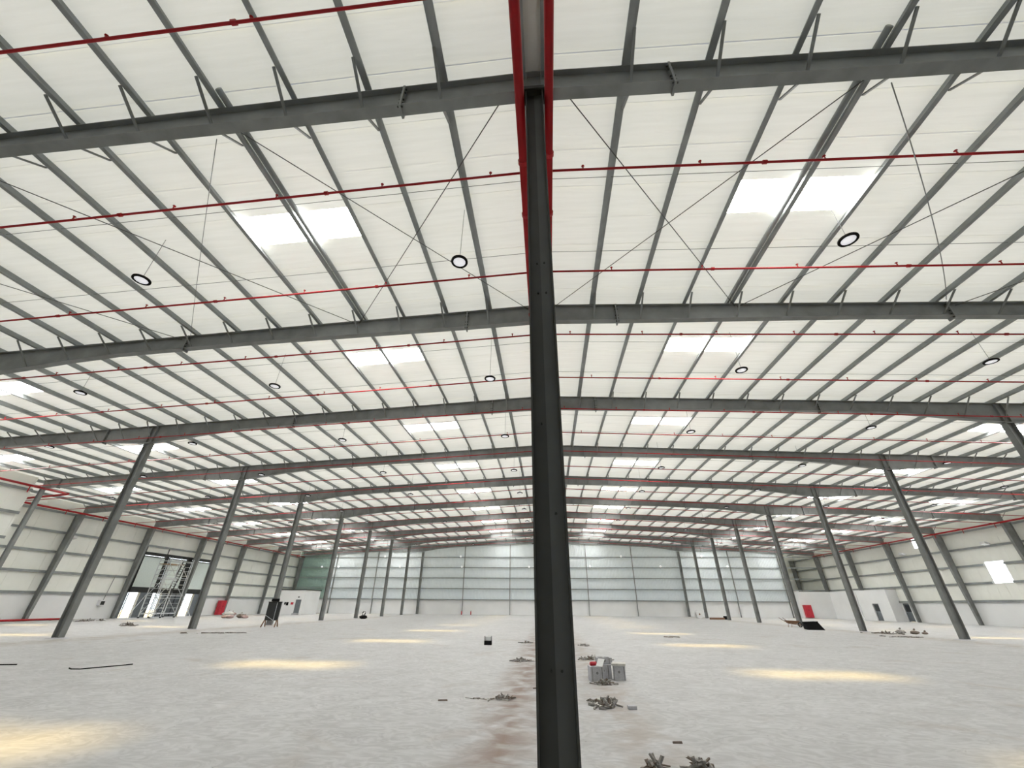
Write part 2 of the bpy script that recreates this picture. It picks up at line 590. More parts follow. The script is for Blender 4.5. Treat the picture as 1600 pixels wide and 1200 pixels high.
# ------------------------------------------------------------------ columns
def i_column(name, x, y, ztop, label, group, h=0.37, b=0.30, bolts=False, plate=False, pad=True, M_STEEL=M_STEEL):
    c = empty(name, (x, y, 0), label, "column", group, "thing")
    t = 0.02
    MB().box(-h / 2 + t, h / 2 - t, -.006, .006, .03, ztop).build("web", M_STEEL, c)
    for s in (-1, 1):
        MB().box(min(s * h / 2, s * (h / 2 - t)), max(s * h / 2, s * (h / 2 - t)), -b / 2, b / 2, .03, ztop).build("flange", M_STEEL, c)
    MB().box(-h / 2 - .08, h / 2 + .08, -b / 2 - .06, b / 2 + .06, 0.0, .03).build("base_plate", M_STEEL, c)
    MB().box(-h / 2 - .05, h / 2 + .05, -b / 2 - .03, b / 2 + .03, ztop, ztop + .025).build("cap_plate", M_STEEL, c)
    if pad:
        r = random.Random(int(x * 10 + y))
        mb = MB()
        n = 12
        ring = [(math.cos(2 * math.pi * q / n) * r.uniform(.42, .62), math.sin(2 * math.pi * q / n) * r.uniform(.38, .55)) for q in range(n)]
        mb.add([(px, py, 0.002) for px, py in ring] + [(px * .7, py * .7, .035) for px, py in ring],
               [(q, (q + 1) % n, n + (q + 1) % n, n + q) for q in range(n)] + [tuple(range(n, 2 * n))])
        mb.build("grout_pad", M_CONC, c)
    return c

for k in range(1, NF + 1):
    yc = yk(k) + 0.12
    zt = zr(0) - lerp(DEP, 0) - .03
    if k == 1:
        lab = "dark grey steel ridge column standing tall in the middle of the view"
    else:
        lab = "dark grey steel ridge column under the %s rafter, in line behind the front column" % ORD[k - 1]
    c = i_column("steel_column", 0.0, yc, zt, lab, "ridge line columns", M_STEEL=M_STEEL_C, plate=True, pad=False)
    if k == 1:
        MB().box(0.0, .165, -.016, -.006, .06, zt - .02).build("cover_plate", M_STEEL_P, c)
        for (bx, bz) in ((-.05, 6.37), (.06, 6.37), (-.05, 5.75), (.07, 5.75), (-.04, 1.05), (.06, 1.05), (.07, 2.5), (-.06, 3.6)):
            MB().tube([(bx, -.035, bz), (bx, -.006, bz)], .013, 8).build("bolt", M_STEEL_D, c)
        MB().box(-.22, .22, -.2, -.16, zt - .09, zt + .02).build("bracket", M_STEEL_D, c)
    for s in (-1, 1):
        if k == 10 and False:
            continue
        x = s * W(k)
        zt2 = zr(x) - lerp(DEP, 23.7) - .03
        if not (in_view((x, yc, 0), 200) or in_view((x, yc, zt2), 60)):
            continue
        side = "right-hand" if s > 0 else "left-hand"
        i_column("steel_column", x, yc, zt2, "dark grey steel column of the %s row, carrying the %s rafter" % (side, ORD[k - 1]),
                 "%s row of columns" % side)

# wall columns, tapering towards the floor
def wall_column(x, y, label, s, z0=0.0):
    """s = direction into the room"""
    c = empty("wall_column", (x, y, 0), label, "column", "tapered columns along the side walls", "thing")
    zt = zr(x) - 0.80
    def dd(z): return 0.32 + 0.5 * z / zt
    web, f1, f2 = MB(), MB(), MB()
    zz = [z0, zt]
    a, b = zz
    def P(xx, yy, z): return (s * xx, yy, z)
    def hx(m, xa0, xa1, xb0, xb1, w):
        m.hexa([P(xa0, -w, a), P(xa1, -w, a), P(xa1, w, a), P(xa0, w, a), P(xb0, -w, b), P(xb1, -w, b), P(xb1, w, b), P(xb0, w, b)])
    hx(web, .02, dd(a) - .02, .02, dd(b) - .02, .006)
    hx(f1, 0, .02, 0, .02, .13)
    hx(f2, dd(a) - .02, dd(a), dd(b) - .02, dd(b), .13)
    web.build("web", M_STEEL, c)
    f1.build("outer_flange", M_STEEL, c)
    f2.build("inner_flange", M_STEEL, c)
    MB().box(min(0, s * .9), max(0, s * .9), -.14, .14, zt, zt + .02).build("cap_plate", M_STEEL, c)
    return c
for k in range(1, NF + 1):
    yc = yk(k) + .12
    xl = -46.55 if k > 4 else -41.1
    if in_view((xl, yc, 5), 120) or in_view((xl, yc, 9), 120):
        if k <= 4:
            i_column("steel_column", -40.6, yc, zr(40.6) - .67, "slim dark grey steel column at the corner of the stepped wall", None, .3, .22, pad=False)
        else:
            wall_column(xl, yc, "tapered grey steel wall column on the left side under the %s rafter" % ORD[k - 1], 1)
    if in_view((46.0, yc, 5), 120) or in_view((46.0, yc, 9), 120):
        wall_column(46.15, yc, "tapered grey steel wall column on the right side under the %s rafter" % ORD[k - 1], -1, 3.75 if k >= 9 else 0)
wall_column(46.15, 86.0, "tapered grey steel wall column seen through the open bay beside the end wall", -1, 3.75)

# ------------------------------------------------------------------ side walls
GIRT_Z = [2.35, 4.05, 5.75, 7.45, 9.15]
def girt(parent, x, y0, y1, z, s):
    # channel seen from inside
    MB().box(min(x, x + s * .16), max(x, x + s * .16), y0, y1, z - .01, z + .01).box(min(x + s * .15, x + s * .17), max(x + s * .15, x + s * .17), y0, y1, z - .19, z + .01).build("girt", M_PURLIN, parent)

def side_panels(parent, x, s, y0, y1, zlo, m=M_CREAMP, pw=1.1):
    y = y0
    r = random.Random(5)
    while y < y1 - .01:
        ye = min(y + pw, y1)
        z0 = zlo((y + ye) / 2)
        for (za, zb) in z0:
            o = r.uniform(0, .012)
            MB().box(min(x + s * o, x - s * .06), max(x + s * o, x - s * .06), y + .004, ye - .004, za, zb).build("wall_panel", m, parent)
        y = ye

# left wall (main, set back)
wl = empty("wall_left", (0, 0, 0), "left side wall of white insulated panels above a white masonry base", "wall", kind="structure")
ZT_L = zr(46.8) + .275
def lo_left(y):
    if 45.9 < y < 58.0:
        return [(6.7, ZT_L)]
    return [(2.33, ZT_L)]
for a, b in ((29.0, 45.9), (45.9, 58.0), (58.0, YE)):
    side_panels(wl, XL, 1, a, b, lo_left)
MB().box(XL - .25, XL + .03, 29.0, 45.9, 0, 2.33).build("masonry_base", M_BLOCKW, wl)
MB().box(XL - .25, XL + .03, 58.0, YE, 0, 2.33).build("masonry_base", M_BLOCKW, wl)
for z in GIRT_Z:
    if z < 6.6:
        girt(wl, XL + .012, 29.0, 45.9, z, 1)
        girt(wl, XL + .012, 58.0, YE - .1, z, 1)
    else:
        girt(wl, XL + .012, 29.0, YE - .1, z, 1)
# return of the stepped wall
MB().box(XL - .2, -41.45, 28.95, 29.05, 0, zr(41.4) + .26).build("return_panel", M_CREAMP, wl)

wn = empty("wall_left_near", (0, 0, 0), "nearer stepped-in stretch of left wall in white insulated panels", "wall", kind="structure")
wn.name = "wall_left_step"
side_panels(wn, -41.4, 1, YB, 29.05, lambda y: [(2.33, zr(41.4) + .26)])
MB().box(-41.65, -41.37, YB, 29.05, 0, 2.33).build("masonry_base", M_BLOCKW, wn)
for z in (2.35, 4.05, 5.9, 7.7, 9.45):
    girt(wn, -41.388, YB, 29.0, z, 1)

# right wall
wr = empty("wall_right", (0, 0, 0), "right side wall of cream insulated panels above a white masonry base", "wall", kind="structure")
ZT_R = zr(46.4) + .275
WIN1 = (48.3, 50.4, 3.85, 5.95)
WIN2 = (56.9, 58.3, 8.1, 9.4)
def lo_right(y):
    if WIN1[0] <= y <= WIN1[1]:
        return [(2.33, WIN1[2]), (WIN1[3], ZT_R)]
    if WIN2[0] <= y <= WIN2[1]:
        return [(2.33, WIN2[2]), (WIN2[3], ZT_R)]
    return [(2.33, ZT_R)]
ycuts = [YB, WIN1[0], WIN1[1], WIN2[0], WIN2[1], 86.4]
for a, b in zip(ycuts, ycuts[1:]):
    side_panels(wr, XR, -1, a, b, lo_right)
MB().box(XR - .03, XR + .25, YB, 62.9, 0, 2.33).build("masonry_base", M_BLOCKW, wr)
MB().box(XR - .03, XR + .25, 64.0, 86.4, 0, 2.33).build("masonry_base", M_BLOCKW, wr)
MB().box(XR - .03, XR + .25, 62.9, 64.0, 2.08, 2.33).build("lintel", M_BLOCKW, wr)
for z in GIRT_Z:
    for (a, b) in ((YB, 86.2),):
        if WIN1[2] < z < WIN1[3]:
            girt(wr, XR - .012, a, WIN1[0], z, -1); girt(wr, XR - .012, WIN1[1], b, z, -1)
        else:
            girt(wr, XR - .012, a, b, z, -1)
# tall white masonry stretch towards the corner
rm = empty("wall_right_block", (0, 0, 0), "tall plain white masonry stretch along the right wall near the far corner", "wall", kind="structure")
XB = 45.0
MB().box(XB, XR - .04, 64.2, 66.4, 0, 3.75).build("masonry_base", M_BLOCKW, rm)
MB().box(XB, XR - .04, 67.6, 86.2, 0, 3.75).build("masonry_base", M_BLOCKW, rm)
MB().box(XB, XR - .04, 66.4, 67.6, 2.05, 3.75).build("lintel", M_BLOCKW, rm)
MB().box(40.1, XB, 76.4, YE, 0, 3.75).build("corner_block", M_BLOCKW, rm)
MB().box(XB - .12, XB, 70.1, 70.75, 0, 3.75).build("pilaster", M_WHITE, rm)
# windows in the right wall
for i, (a, b, c_, d_) in enumerate((WIN1, WIN2)):
    w = empty("window_%d" % (i + 1), (XR, (a + b) / 2, c_), ["large square bright translucent opening low in the right wall", "small bright translucent opening high in the right wall under the eave"][i], "window", kind="structure")
    MB().box(0.01, .03, a - (a + b) / 2, b - (a + b) / 2, 0, d_ - c_).build("pane", M_WINDOW, w)
    fr = MB()
    hw = (b - a) / 2
    for q in ((-hw, -hw + .05, 0, d_ - c_), (hw - .05, hw, 0, d_ - c_), (-hw, hw, 0, .05), (-hw, hw, d_ - c_ - .05, d_ - c_)):
        fr.box(-.02, .01, q[0], q[1], q[2], q[3])
    fr.build("frame", M_WHITE, w)

# doors on the right
def leaf_door(name, x, yc, w, h, s, label, glazed=True):
    d = empty(name, (x, yc, 0), label, "door", kind="structure")
    leaf = MB().box(-.03, .03, -w / 2 + .05, w / 2 - .05, .02, h - .05).build("door_leaf", M_GREYDOOR, d)
    fr = MB()
    fr.box(-.06, .06, -w / 2, -w / 2 + .05, 0, h).box(-.06, .06, w / 2 - .05, w / 2, 0, h).box(-.06, .06, -w / 2, w / 2, h - .05, h)
    fr.build("door_frame", M_STEEL_L, d)
    if glazed:
        MB().box(min(s * .03, s * .045), max(s * .03, s * .045), -w / 2 + .16, w / 2 - .16, h * .55, h * .92).build("door_pane", M_GLASSD, leaf)
    MB().bar((s * .08, w / 2 - .14, 1.0), (s * .08, w / 2 - .14, 1.15), .025).build("door_handle", M_ALU, leaf)
    return d
leaf_door("door_1", XB + .2, 67.0, 1.2, 2.05, -1, "half glazed grey door in the tall white masonry on the right")
leaf_door("door_2", XR + .1, 63.45, 1.1, 2.08, -1, "half glazed grey door in the low masonry base on the right wall")

# wall behind the camera
wf = empty("wall_front", (0, 0, 0), "plain cladding wall behind the viewpoint", "wall", kind="structure")
MB().box(-47, 46.6, YB - .1, YB, 0, 12.9).build("wall_panel", M_CLAD, wf)

# ------------------------------------------------------------------ end wall
wb = empty("wall_back", (0, 0, 0), "far end wall of ribbed blue-grey cladding over a white masonry base", "wall", kind="structure")
MB().box(XL, 45.2, YE, YE + .25, 0, 2.33).build("masonry_base", M_BLOCKW, wb)
x = XL
while x < 39.5 - .01:
    xe = min(x + 1.0, 39.5)
    za, zb = zr(x) + .25, zr(xe) + .25
    m = M_CLADG if xe < -38.9 else M_CLAD
    o = .012 * (int(x + 100) % 2)
    MB().add([(x - .003, YE + .02 + o, 2.33), (xe + .003, YE + .02 + o, 2.33), (xe + .003, YE + .02 + o, zb), (x - .003, YE + .02 + o, za), (x - .003, YE + .06, 2.33), (xe + .003, YE + .06, 2.33), (xe + .003, YE + .06, zb), (x - .003, YE + .06, za)],
             [(0, 1, 2, 3), (1, 5, 6, 2), (4, 0, 3, 7)]).build("cladding_sheet", m, wb)
    x = xe
for z in GIRT_Z:
    MB().box(XL, 46.0, YE - .17, YE + .01, z - .01, z + .01).box(XL, 46.0, YE - .19, YE - .17, z - .13, z + .01).build("girt", M_PURLIN, wb)
for x in (-39.2, -31.4, -15.1, -6.8, 6.75, 14.8, 31.3, 39.5):
    zt = zr(x) - lerp(DEP, abs(x)) - .0
    MB().box(x - .06, x + .06, YE - .42, YE - .2, 2.33, zt).box(x - .035, x + .035, YE - .3, YE - .0, 0, 2.33).build("wind_column", M_STEEL, wb)
# annex beyond the open bay
wa = empty("wall_annex", (0, 0, 0), "cream panelled wall seen through the open bay beside the end wall", "wall", kind="structure")
side_x = 39.5
while side_x < 46.3:
    MB().box(side_x + .004, min(side_x + 1.1, 46.4) - .004, 86.3, 86.36, 2.3, zr(39) + .26).build("wall_panel", M_CREAMP, wa)
    side_x += 1.1
MB().box(39.4, 39.5, YE + .3, 86.4, 0, zr(39) + .26).build("wall_panel", M_CREAMP, wa)
MB().box(39.5, 46.4, 86.3, 86.5, 0, 2.3).build("masonry_base", M_BLOCKW, wa)

# ------------------------------------------------------------------ loading bay in the left wall
MB().box(XL - .06, XL + .1, 45.9, 58.0, 6.45, 6.7).box(XL - .05, XL + .12, 45.9, 58.0, 6.2, 6.3).build("lintel", M_STEEL_D, wl)
MB().box(XL - .3, XL - .02, 45.9, 58.0, 2.5, 3.05).build("lintel", M_STEEL_D, wl)
piers = [(45.9, 46.55), (48.1, 49.75), (51.1, 54.3), (56.1, 58.0)]
for a, b in piers:
    MB().box(XL - .35, XL - .05, a, b, 0, 2.5).build("dock_pier", M_GREYDOOR, wl)
for a, b in ((45.9, 46.6), (49.55, 50.1), (53.0, 53.75), (57.0, 58.0)):
    MB().box(XL - .2, XL - .02, a, b, 3.05, 6.45).build("dock_post", M_STEEL_D, wl)
def sectional_door(i, a, b, label):
    d = empty("door_%d" % i, (XL, (a + b) / 2, 3.05), label, "door", kind="structure")
    hw = (b - a) / 2
    n = 5
    hh = 3.2 / n
    for q in range(n):
        MB().box(-.05, .03 - .008 * (q % 2), -hw, hw, q * hh - .001, (q + 1) * hh + .001).build("door_panel", M_DOORP, d)
    for s in (-1, 1):
        MB().box(.05, .11, s * (hw + .06) - .03, s * (hw + .06) + .03, -3.0, 4.3 if i == 3 else 3.6).build("door_track", M_STEEL_D, d)
    MB().tube([(.15, -hw - .1, 3.35), (.15, hw + .1, 3.35)], .05, 8).build("spring_shaft", M_STEEL_D, d)
    return d
sectional_door(3, 46.6, 49.5, "raised pale green sectional loading door beside the sixth wall column")
sectional_door(4, 50.15, 52.95, "raised pale green sectional loading door behind the alloy scaffold tower")
sectional_door(5, 53.8, 56.9, "raised pale green sectional loading door beyond the scaffold tower")

# ------------------------------------------------------------------ outdoor ground seen through the openings
g = MB().box(-90, -47.2, 10, 90, -.12, -.02).build("ground_outside", M_CONC)
tag(g, "sunlit yard outside the loading doors", "ground", kind="structure")

# ------------------------------------------------------------------ red sprinkler pipework
for s, lab in ((-1, "thick red sprinkler main just left of the ridge columns"), (1, "thick red sprinkler main just right of the ridge columns")):
    x = s * .32
    mp_ = empty("sprinkler_main", (x, 0, 11.33), lab, "pipe", "red sprinkler mains", "thing")
    r = .105 if s < 0 else .095
    MB().tube([(0, -1.5, 0), (0, 77.6, 0)], r, 14).build("pipe", M_RED, mp_, True)
    for yy in (2.55, 6.05 if s < 0 else 5.9, 7.6, 12.1, 16.8, 22.5, 28.3, 34.2):
        MB().tube([(0, yy - .05, 0), (0, yy + .05, 0)], r + .025, 14).build("coupling", M_RED, mp_)
    for k in range(1, 9):
        yc = yk(k) + .55
        MB().box(-.012, .012, yc - .02, yc + .02, r, .98).build("hanger", M_STEEL, mp_)
head = MB().tube([(0, 0, .03), (0, 0, .13)], .017, 6).mesh("sprinkler_head", M_RED)
defl = MB().lathe([(.0, .15), (.04, .14), (.04, .13), (0, .13)], 8).mesh("deflector", M_RED)
coup = {}
bi = 0
for i in range(21):
    y = 2.83 + 3.575 * i
    for k in range(1, NF + 1):
        if abs(y - (yk(k) + .12)) < .22:
            y = yk(k) + .12 + .24
    for s in (-1, 1):
        xe = s * 44.9
        if s < 0 and y < 28.5:
            xe = -40.0
        side = "left" if s < 0 else "right"
        z0, z1 = 11.45, 11.45 - SL * abs(xe)
        vis = any(in_view((s * q, y, 11.45 - SL * q), 10) for q in range(1, 45))
        if not vis:
            continue
        b = empty("sprinkler_branch", (s * .3, y, z0), "thin red sprinkler branch pipe, %s counted from the near end, on the %s slope" % (ORD[i], side), "pipe", "red sprinkler branch pipes", "thing")
        MB().tube([(0, 0, -.02), (xe - s * .3, 0, z1 - z0)], .031, 8).build("pipe", M_RED, b, True)
        hx = 1.2 if i % 2 else 2.4
        if i < 7:
            while hx < abs(xe) - .5:
                if in_view((s * hx, y, 11.4), 10):
                    hd = link("sprinkler_head", head, b, (s * (hx - .3), 0, -SL * hx))
                    link("deflector", defl, hd)
                hx += 2.9
        if i < 6:
            for hx in (5.6, 11.4, 17.3, 23.0):
                zz = -SL * hx
                MB().tube([(s * (hx - .3 - .05), 0, zz + SL * .05), (s * (hx - .3 + .05), 0, zz - SL * .05)], .052, 8).build("coupling", M_RED, b)
        # drop to the eaves main
        MB().tube([(xe - s * .3, 0, z1 - z0), (xe - s * .3, 0, z1 - z0 - .45)], .032, 6).build("drop_pipe", M_RED, b)

def eaves_main(pts, label):
    o = empty("sprinkler_main", pts[0], label, "pipe", "red sprinkler mains", "thing")
    p0 = Vector(pts[0])
    MB().tube([Vector(p) - p0 for p in pts], .085, 10).build("pipe", M_RED, o, True)
    return o
eaves_main([(-45.3, 29.3, 9.08), (-45.3, 77.4, 9.08)], "red sprinkler main under the eaves along the left wall")
eaves_main([(-40.0, 2, 9.45), (-40.0, 30.4, 9.45)], "red sprinkler main under the eaves of the stepped left wall")
eaves_main([(-39.95, 30.6, 9.45), (-40.3, 30.6, 9.4), (-43.6, 30.4, 9.08), (-45.1, 29.6, 9.08)], "short red pipe turning the corner of the stepped left wall")
eaves_main([(44.95, 36, 9.1), (44.95, 77.4, 9.1)], "red sprinkler main under the eaves along the right wall")
# spare red pipe lying at the foot of the left wall
o = empty("spare_pipe", (-45.9, 36.0, .1), "length of red pipe lying on the floor along the left wall", "pipe", None, "thing")
MB().tube([(0, -3, 0), (0, 4.3, 0)], .085, 10).build("pipe", M_RED, o, True)
MB().box(-.1, .1, -1.1, -1.0, -.1, -.08).box(-.1, .1, 3.0, 3.1, -.1, -.08).build("batten", M_TIMBER, o)

# ------------------------------------------------------------------ roof bracing rods and loose cables
def rod(name, pts, r, m, label, cat, group=None, n=6):
    p0 = Vector(pts[0])
    o = empty(name, p0, label, cat, group, "thing")
    MB().tube([Vector(p) - p0 for p in pts], r, n).build("rod" if "rod" in name else "cable", m, o, True)
    if "rod" in name:
        for e, f in ((0, 1), (-1, -2)):
            a = Vector(pts[e]) - p0
            d = ((Vector(pts[f]) - p0) - a).normalized()
            MB().tube([a, a + d * .22], r * 2.1, 6).build("end_nut", m, o)
    return o
yA, yB = yk(1) + .2, yk(2) - .02
for s, nm in ((-1, "left"), (1, "right")):
    for (xa, xb, w) in ((.55, 7.5, "running out from the ridge to the strut"), (7.5, .5, "running in from the strut to the ridge"), (15.0, 7.6, "from the third purlin gap back towards the strut"), (22.3, 15.2, "in the outer panel of the first bay")):
        rod("brace_rod", [(s * xa, yA, zr(xa) - (.14 if xa < 1 else .19)), (s * xb, yB, zr(xb) - (.14 if xa < 1 else .19))], .013, M_ROD, "thin diagonal roof bracing rod %s, %s slope" % (w, nm), "rod", "diagonal roof bracing rods")
def hang(a, b, sag, n=14):
    a, b = Vector(a), Vector(b)
    return [a.lerp(b, i / n) - Vector((0, 0, sag * 4 * (i / n) * (1 - i / n))) for i in range(n + 1)]
rod("loose_cable", hang((-7.45, yk(1) + .26, 11.1), (-14.8, yk(2) - .05, 11.35), .1), .009, M_CABLE, "thin loose cable hanging between the two front rafters, left slope", "cable", None, 5)
rod("loose_cable", hang((7.37, yk(1) + .26, 11.1), (15.0, yk(2) - .05, 11.6), .55), .012, M_CABLE, "slack loose cable hanging between the two front rafters, right slope", "cable", None, 5)

# ------------------------------------------------------------------ pendant high bay lamps
ZL = 10.2
hb_house = MB().lathe([(.0, .09), (.07, .09), (.07, .05), (.19, .045), (.235, .02), (.24, -.012), (.235, -.03), (.178, -.032), (.17, -.014), (.0, -.012)], 28).mesh("housing", M_BLACK)
hb_lens = MB().lathe([(.0, -.0145), (.172, -.0155), (.172, -.022), (.0, -.026)][::-1], 28).mesh("lens", M_LENS, True)
LX = [-41.2, -31.5, -21.75, -12.12, -2.28, 8.25, 17.8, 27.15, 36.9]
for j in range(10):
    for i, lx in enumerate(LX):
        ly = 8.15 + 6.78 * j
        if not in_view((lx, ly, ZL), 5) or ly > 77:
            continue
        if lx < -40 and ly < 30:
            continue
        nm = ["fifth left", "fourth left", "third left", "second left", "first left", "first right", "second right", "third right", "fourth right"][i]
        l = empty("high_bay_lamp", (lx, ly, ZL), "round black-rimmed pendant lamp, %s row from the front, %s of the ridge" % (ORD[j], nm), "lamp", "round pendant lamps under the roof", "thing")
        link("housing", hb_house, l)
        link("lens", hb_lens, l)
        zt = zr(lx) + PUR_H - ZL
        MB().tube([(0, 0, .07), (0, 0, zt)], .0075, 5).build("suspension_wire", M_CABLE, l)

# ------------------------------------------------------------------ small white lamps on the walls
bulk = MB().lathe([(0.0, 0), (.09, .0), (.16, .04), (.17, .09), (.17, .14)], 14).mesh("globe", M_LENS, True)
def bulkhead(x, y, z, label, rot):
    o = empty("wall_lamp", (x, y, z), label, "lamp", "round white lamps on the end wall", "thing")
    g = link("globe", bulk, o)
    g.rotation_euler = rot
    MB().box(-.1, .1, .10, .16, -.1, .1).build("back_plate", M_WHITE, o)
lows = [(-42.0, 7.5), (-38.8, 7.5), (-27.1, 7.5), (-15.6, 7.5), (-3.4, 7.5), (7.4, 7.6), (19.6, 7.6), (30.9, 7.6)]
highs = [(-30.2, 9.25), (-15.9, 9.25), (13.0, 9.25), (26.9, 9.25)]
for i, (x, z) in enumerate(lows):
    bulkhead(x, YE - .37, z, "round white lamp on the lower end wall girt, %s from the left" % ORD[i], (-math.pi / 2, 0, 0))
for i, (x, z) in enumerate(highs):
    bulkhead(x, YE - .37, z, "round white lamp on the top end wall girt, %s from the left" % ORD[i], (-math.pi / 2, 0, 0))
for (x, y, z, s, lab) in ((-46.5, 37.7, 7.1, 1, "white floodlight on a girt of the left wall near the spare pipe"), (46.1, 48.7, 7.65, -1, "white floodlight above the bright square opening in the right wall"), (46.1, 59.9, 7.75, -1, "white floodlight high on the right wall above the far doors")):
    o = empty("flood_light", (x, y, z), lab, "lamp", "white floodlights on the side walls", "thing")
    MB().hexa([(s * .1, -.3, -.25), (s * .5, -.3, -.12), (s * .5, .3, -.12), (s * .1, .3, -.25), (s * .05, -.3, -.05), (s * .45, -.3, .1), (s * .45, .3, .1), (s * .05, .3, -.05)]).build("lamp_head", M_WHITE, o)
    MB().bar((s * (-.27 if s < 0 else -.2), 0, -.1), (s * .25, 0, -.1), .06).build("bracket", M_ALU, o)

# ------------------------------------------------------------------ room in the far left corner
rl = empty("wall_room", (0, 0, 0), "small white block room in the far left corner with a dark flat roof", "room", kind="structure")
RX0, RX1, RY0, RY1, RZ = -41.0, -37.1, 66.0, 70.5, 3.3
MB().box(RX0, -38.35, RY0, RY0 + .2, 0, RZ).build("front_wall", M_BLOCKW, rl)
MB().box(-37.5, RX1, RY0, RY0 + .2, 0, RZ).box(-38.35, -37.5, RY0, RY0 + .2, 2.02, RZ).build("front_wall", M_BLOCKW, rl)
MB().box(RX1 - .2, RX1, RY0 + .2, RY1, 0, RZ).build("side_wall", M_BLOCKW, rl)
MB().box(RX0, RX0 + .2, RY0 + .2, RY1, 0, RZ).build("side_wall", M_BLOCKW, rl)
MB().box(RX0 + .2, RX1 - .2, RY1 - .2, RY1, 0, RZ).build("rear_wall", M_BLOCKW, rl)
MB().box(RX0 - .1, RX1 + .1, RY0 - .1, RY1 + .1, RZ, RZ + .12).build("roof_slab", M_STEEL_D, rl)
d6 = empty("door_6", (-37.92, RY0 + .08, 0), "grey flush door in the small white corner room", "door", kind="structure")
MB().box(-.38, .38, -.03, .03, .25, 1.98).build("door_leaf", M_GREYDOOR, d6)
MB().box(-.42, -.38, -.09, .05, 0, 2.02).box(.38, .42, -.09, .05, 0, 2.02).box(-.42, .42, -.09, .05, 1.98, 2.02).build("door_frame", M_STEEL_L, d6)
MB().box(-.42, .42, -.5, .05, 0, .22).build("door_step", M_CONC, d6)
for i, (x, z, w, h, m, lab) in enumerate(((-39.95, 1.5, .22, .32, M_BLACK, "narrow black panel on the corner room wall, furthest from its door"), (-39.6, 1.45, .34, .42, M_BLACK, "wider black panel on the corner room wall"), (-38.85, 1.5, .4, .3, M_REDCAB, "small red and dark sign beside the corner room door"), (-38.0, 2.35, .2, .16, M_STEEL_D, "small dark lamp above the corner room door"))):
    o = tag(MB().box(-w / 2, w / 2, -.05, 0, -h / 2, h / 2).box(-w / 2 + .04, w / 2 - .04, -.065, -.05, -h / 2 + .04, h / 2 - .04).build("wall_panel_box", m), lab, "panel")
    o.location = (x, RY0 - .002, z)
    o.name = "wall_box"
    o["kind"] = "thing"
o = empty("downpipe", (-41.25, RY0 - .1, 0), "vertical grey pipe at the corner of the small white room", "pipe", None, "thing")
MB().tube([(0, 0, 0), (0, 0, 3.2)], .08, 8).build("pipe", M_CABLE, o, True)

# ------------------------------------------------------------------ scaffold tower
sc = empty("scaffold_tower", (-44.2, 48.3, 0), "tall silver alloy scaffold tower before the loading doors", "scaffold", None, "thing")
H = 6.1
L0, L1, D0, D1 = -1.3, 1.9, -.7, .7    # along y, along x
for px in (D0, D1):
    for py in (L0, .0, L1):
        MB().tube([(px, py, .12), (px, py, H)], .045, 8).build("standard", M_ALU, sc)
        MB().lathe([(0, 0), (.1, 0), (.1, .1), (.03, .13), (0, .13)], 8, (px, py, 0)).build("castor", M_STEEL_D, sc)
for i in range(1, 13):
    z = i * .48
    for py in (L0, .0, L1):
        MB().tube([(D0, py, z), (D1, py, z)], .03, 6).build("rung", M_ALU, sc)
for i in range(0, 4):
    z = .4 + i * 1.8
    for px in (D0, D1):
        MB().tube([(px, L0, z), (px, L1, z)], .035, 6).build("ledger", M_ALU, sc)
        if z + 1.7 < H:
            MB().tube([(px, L0, z), (px, 0, z + 1.7)], .028, 6).build("brace", M_ALU, sc)
            MB().tube([(px, L1, z), (px, 0, z + 1.7)], .028, 6).build("brace", M_ALU, sc)
for (px, py, qx, qy) in ((D1, L0, 1.6, L0 - .9), (D1, L1, 1.6, L1 + 1.3), (D0, L0, -1.2, L0 - .9)):
    MB().tube([(px, py, 2.4), (qx, qy, .05)], .03, 6).build("outrigger", M_ALU, sc)
st = MB()
for q in (-.28, .28):
    st.bar((D0 + .2, .9 + q, .2), (D1 - .2, .9 + q, H - .2), .06, .09)
for i in range(22):
    t = (i + .5) / 22
    st.bar((D0 + .2 + (D1 - D0 - .4) * t, .62, .2 + (H - .4) * t), (D0 + .2 + (D1 - D0 - .4) * t, 1.18, .2 + (H - .4) * t), .05)
st.build("ladder", M_STEEL_D, sc)
MB().box(D0, D1, L0, .7, 5.4, 5.46).build("platform", M_TIMBER, sc)

# ------------------------------------------------------------------ cabinets, boxes
def cabinet(name, loc, w, d, h, m, label, rz=0.0, legs=0.0):
    c = empty(name, loc, label, "cabinet", None, "thing", rz)
    MB().box(-w / 2, w / 2, -d / 2, d / 2, legs, h).build("body", m, c)
    for s in (-1, 1):
        leaf = MB().box(min(s * .01, s * (w / 2 - .02)), max(s * .01, s * (w / 2 - .02)), -d / 2 - .02, -d / 2, legs + .03, h - .03).build("door", m, c)
        MB().bar((s * .05, -d / 2 - .035, h * .55), (s * .05, -d / 2 - .035, h * .55 + .15), .025).build("handle", M_STEEL_D, leaf)
    return c
cabinet("hose_cabinet", (-46.3, 61.0, 0.05), 1.1, .5, 1.75, M_REDCAB, "red fire hose cabinet standing against the left wall", math.pi / 2)
cabinet("hose_cabinet", (40.85, 76.18, 0.12), 1.1, .4, 1.75, M_REDCAB, "red fire hose cabinet on the tall white masonry in the far right corner", 0)
o = empty("switch_box", (-46.62, 43.8, 1.2), "small dark switch box with a conduit on the left masonry base", "box", None, "thing")
MB().box(-.15, .15, -.3, .3, 0, .5).build("body", M_WHITE, o)
MB().box(.15, .17, -.2, .2, .06, .4).build("cover", M_STEEL_D, o)
MB().tube([(-.02, .1, .5), (-.02, .3, 2.9)], .03, 6).build("conduit", M_CABLE, o)

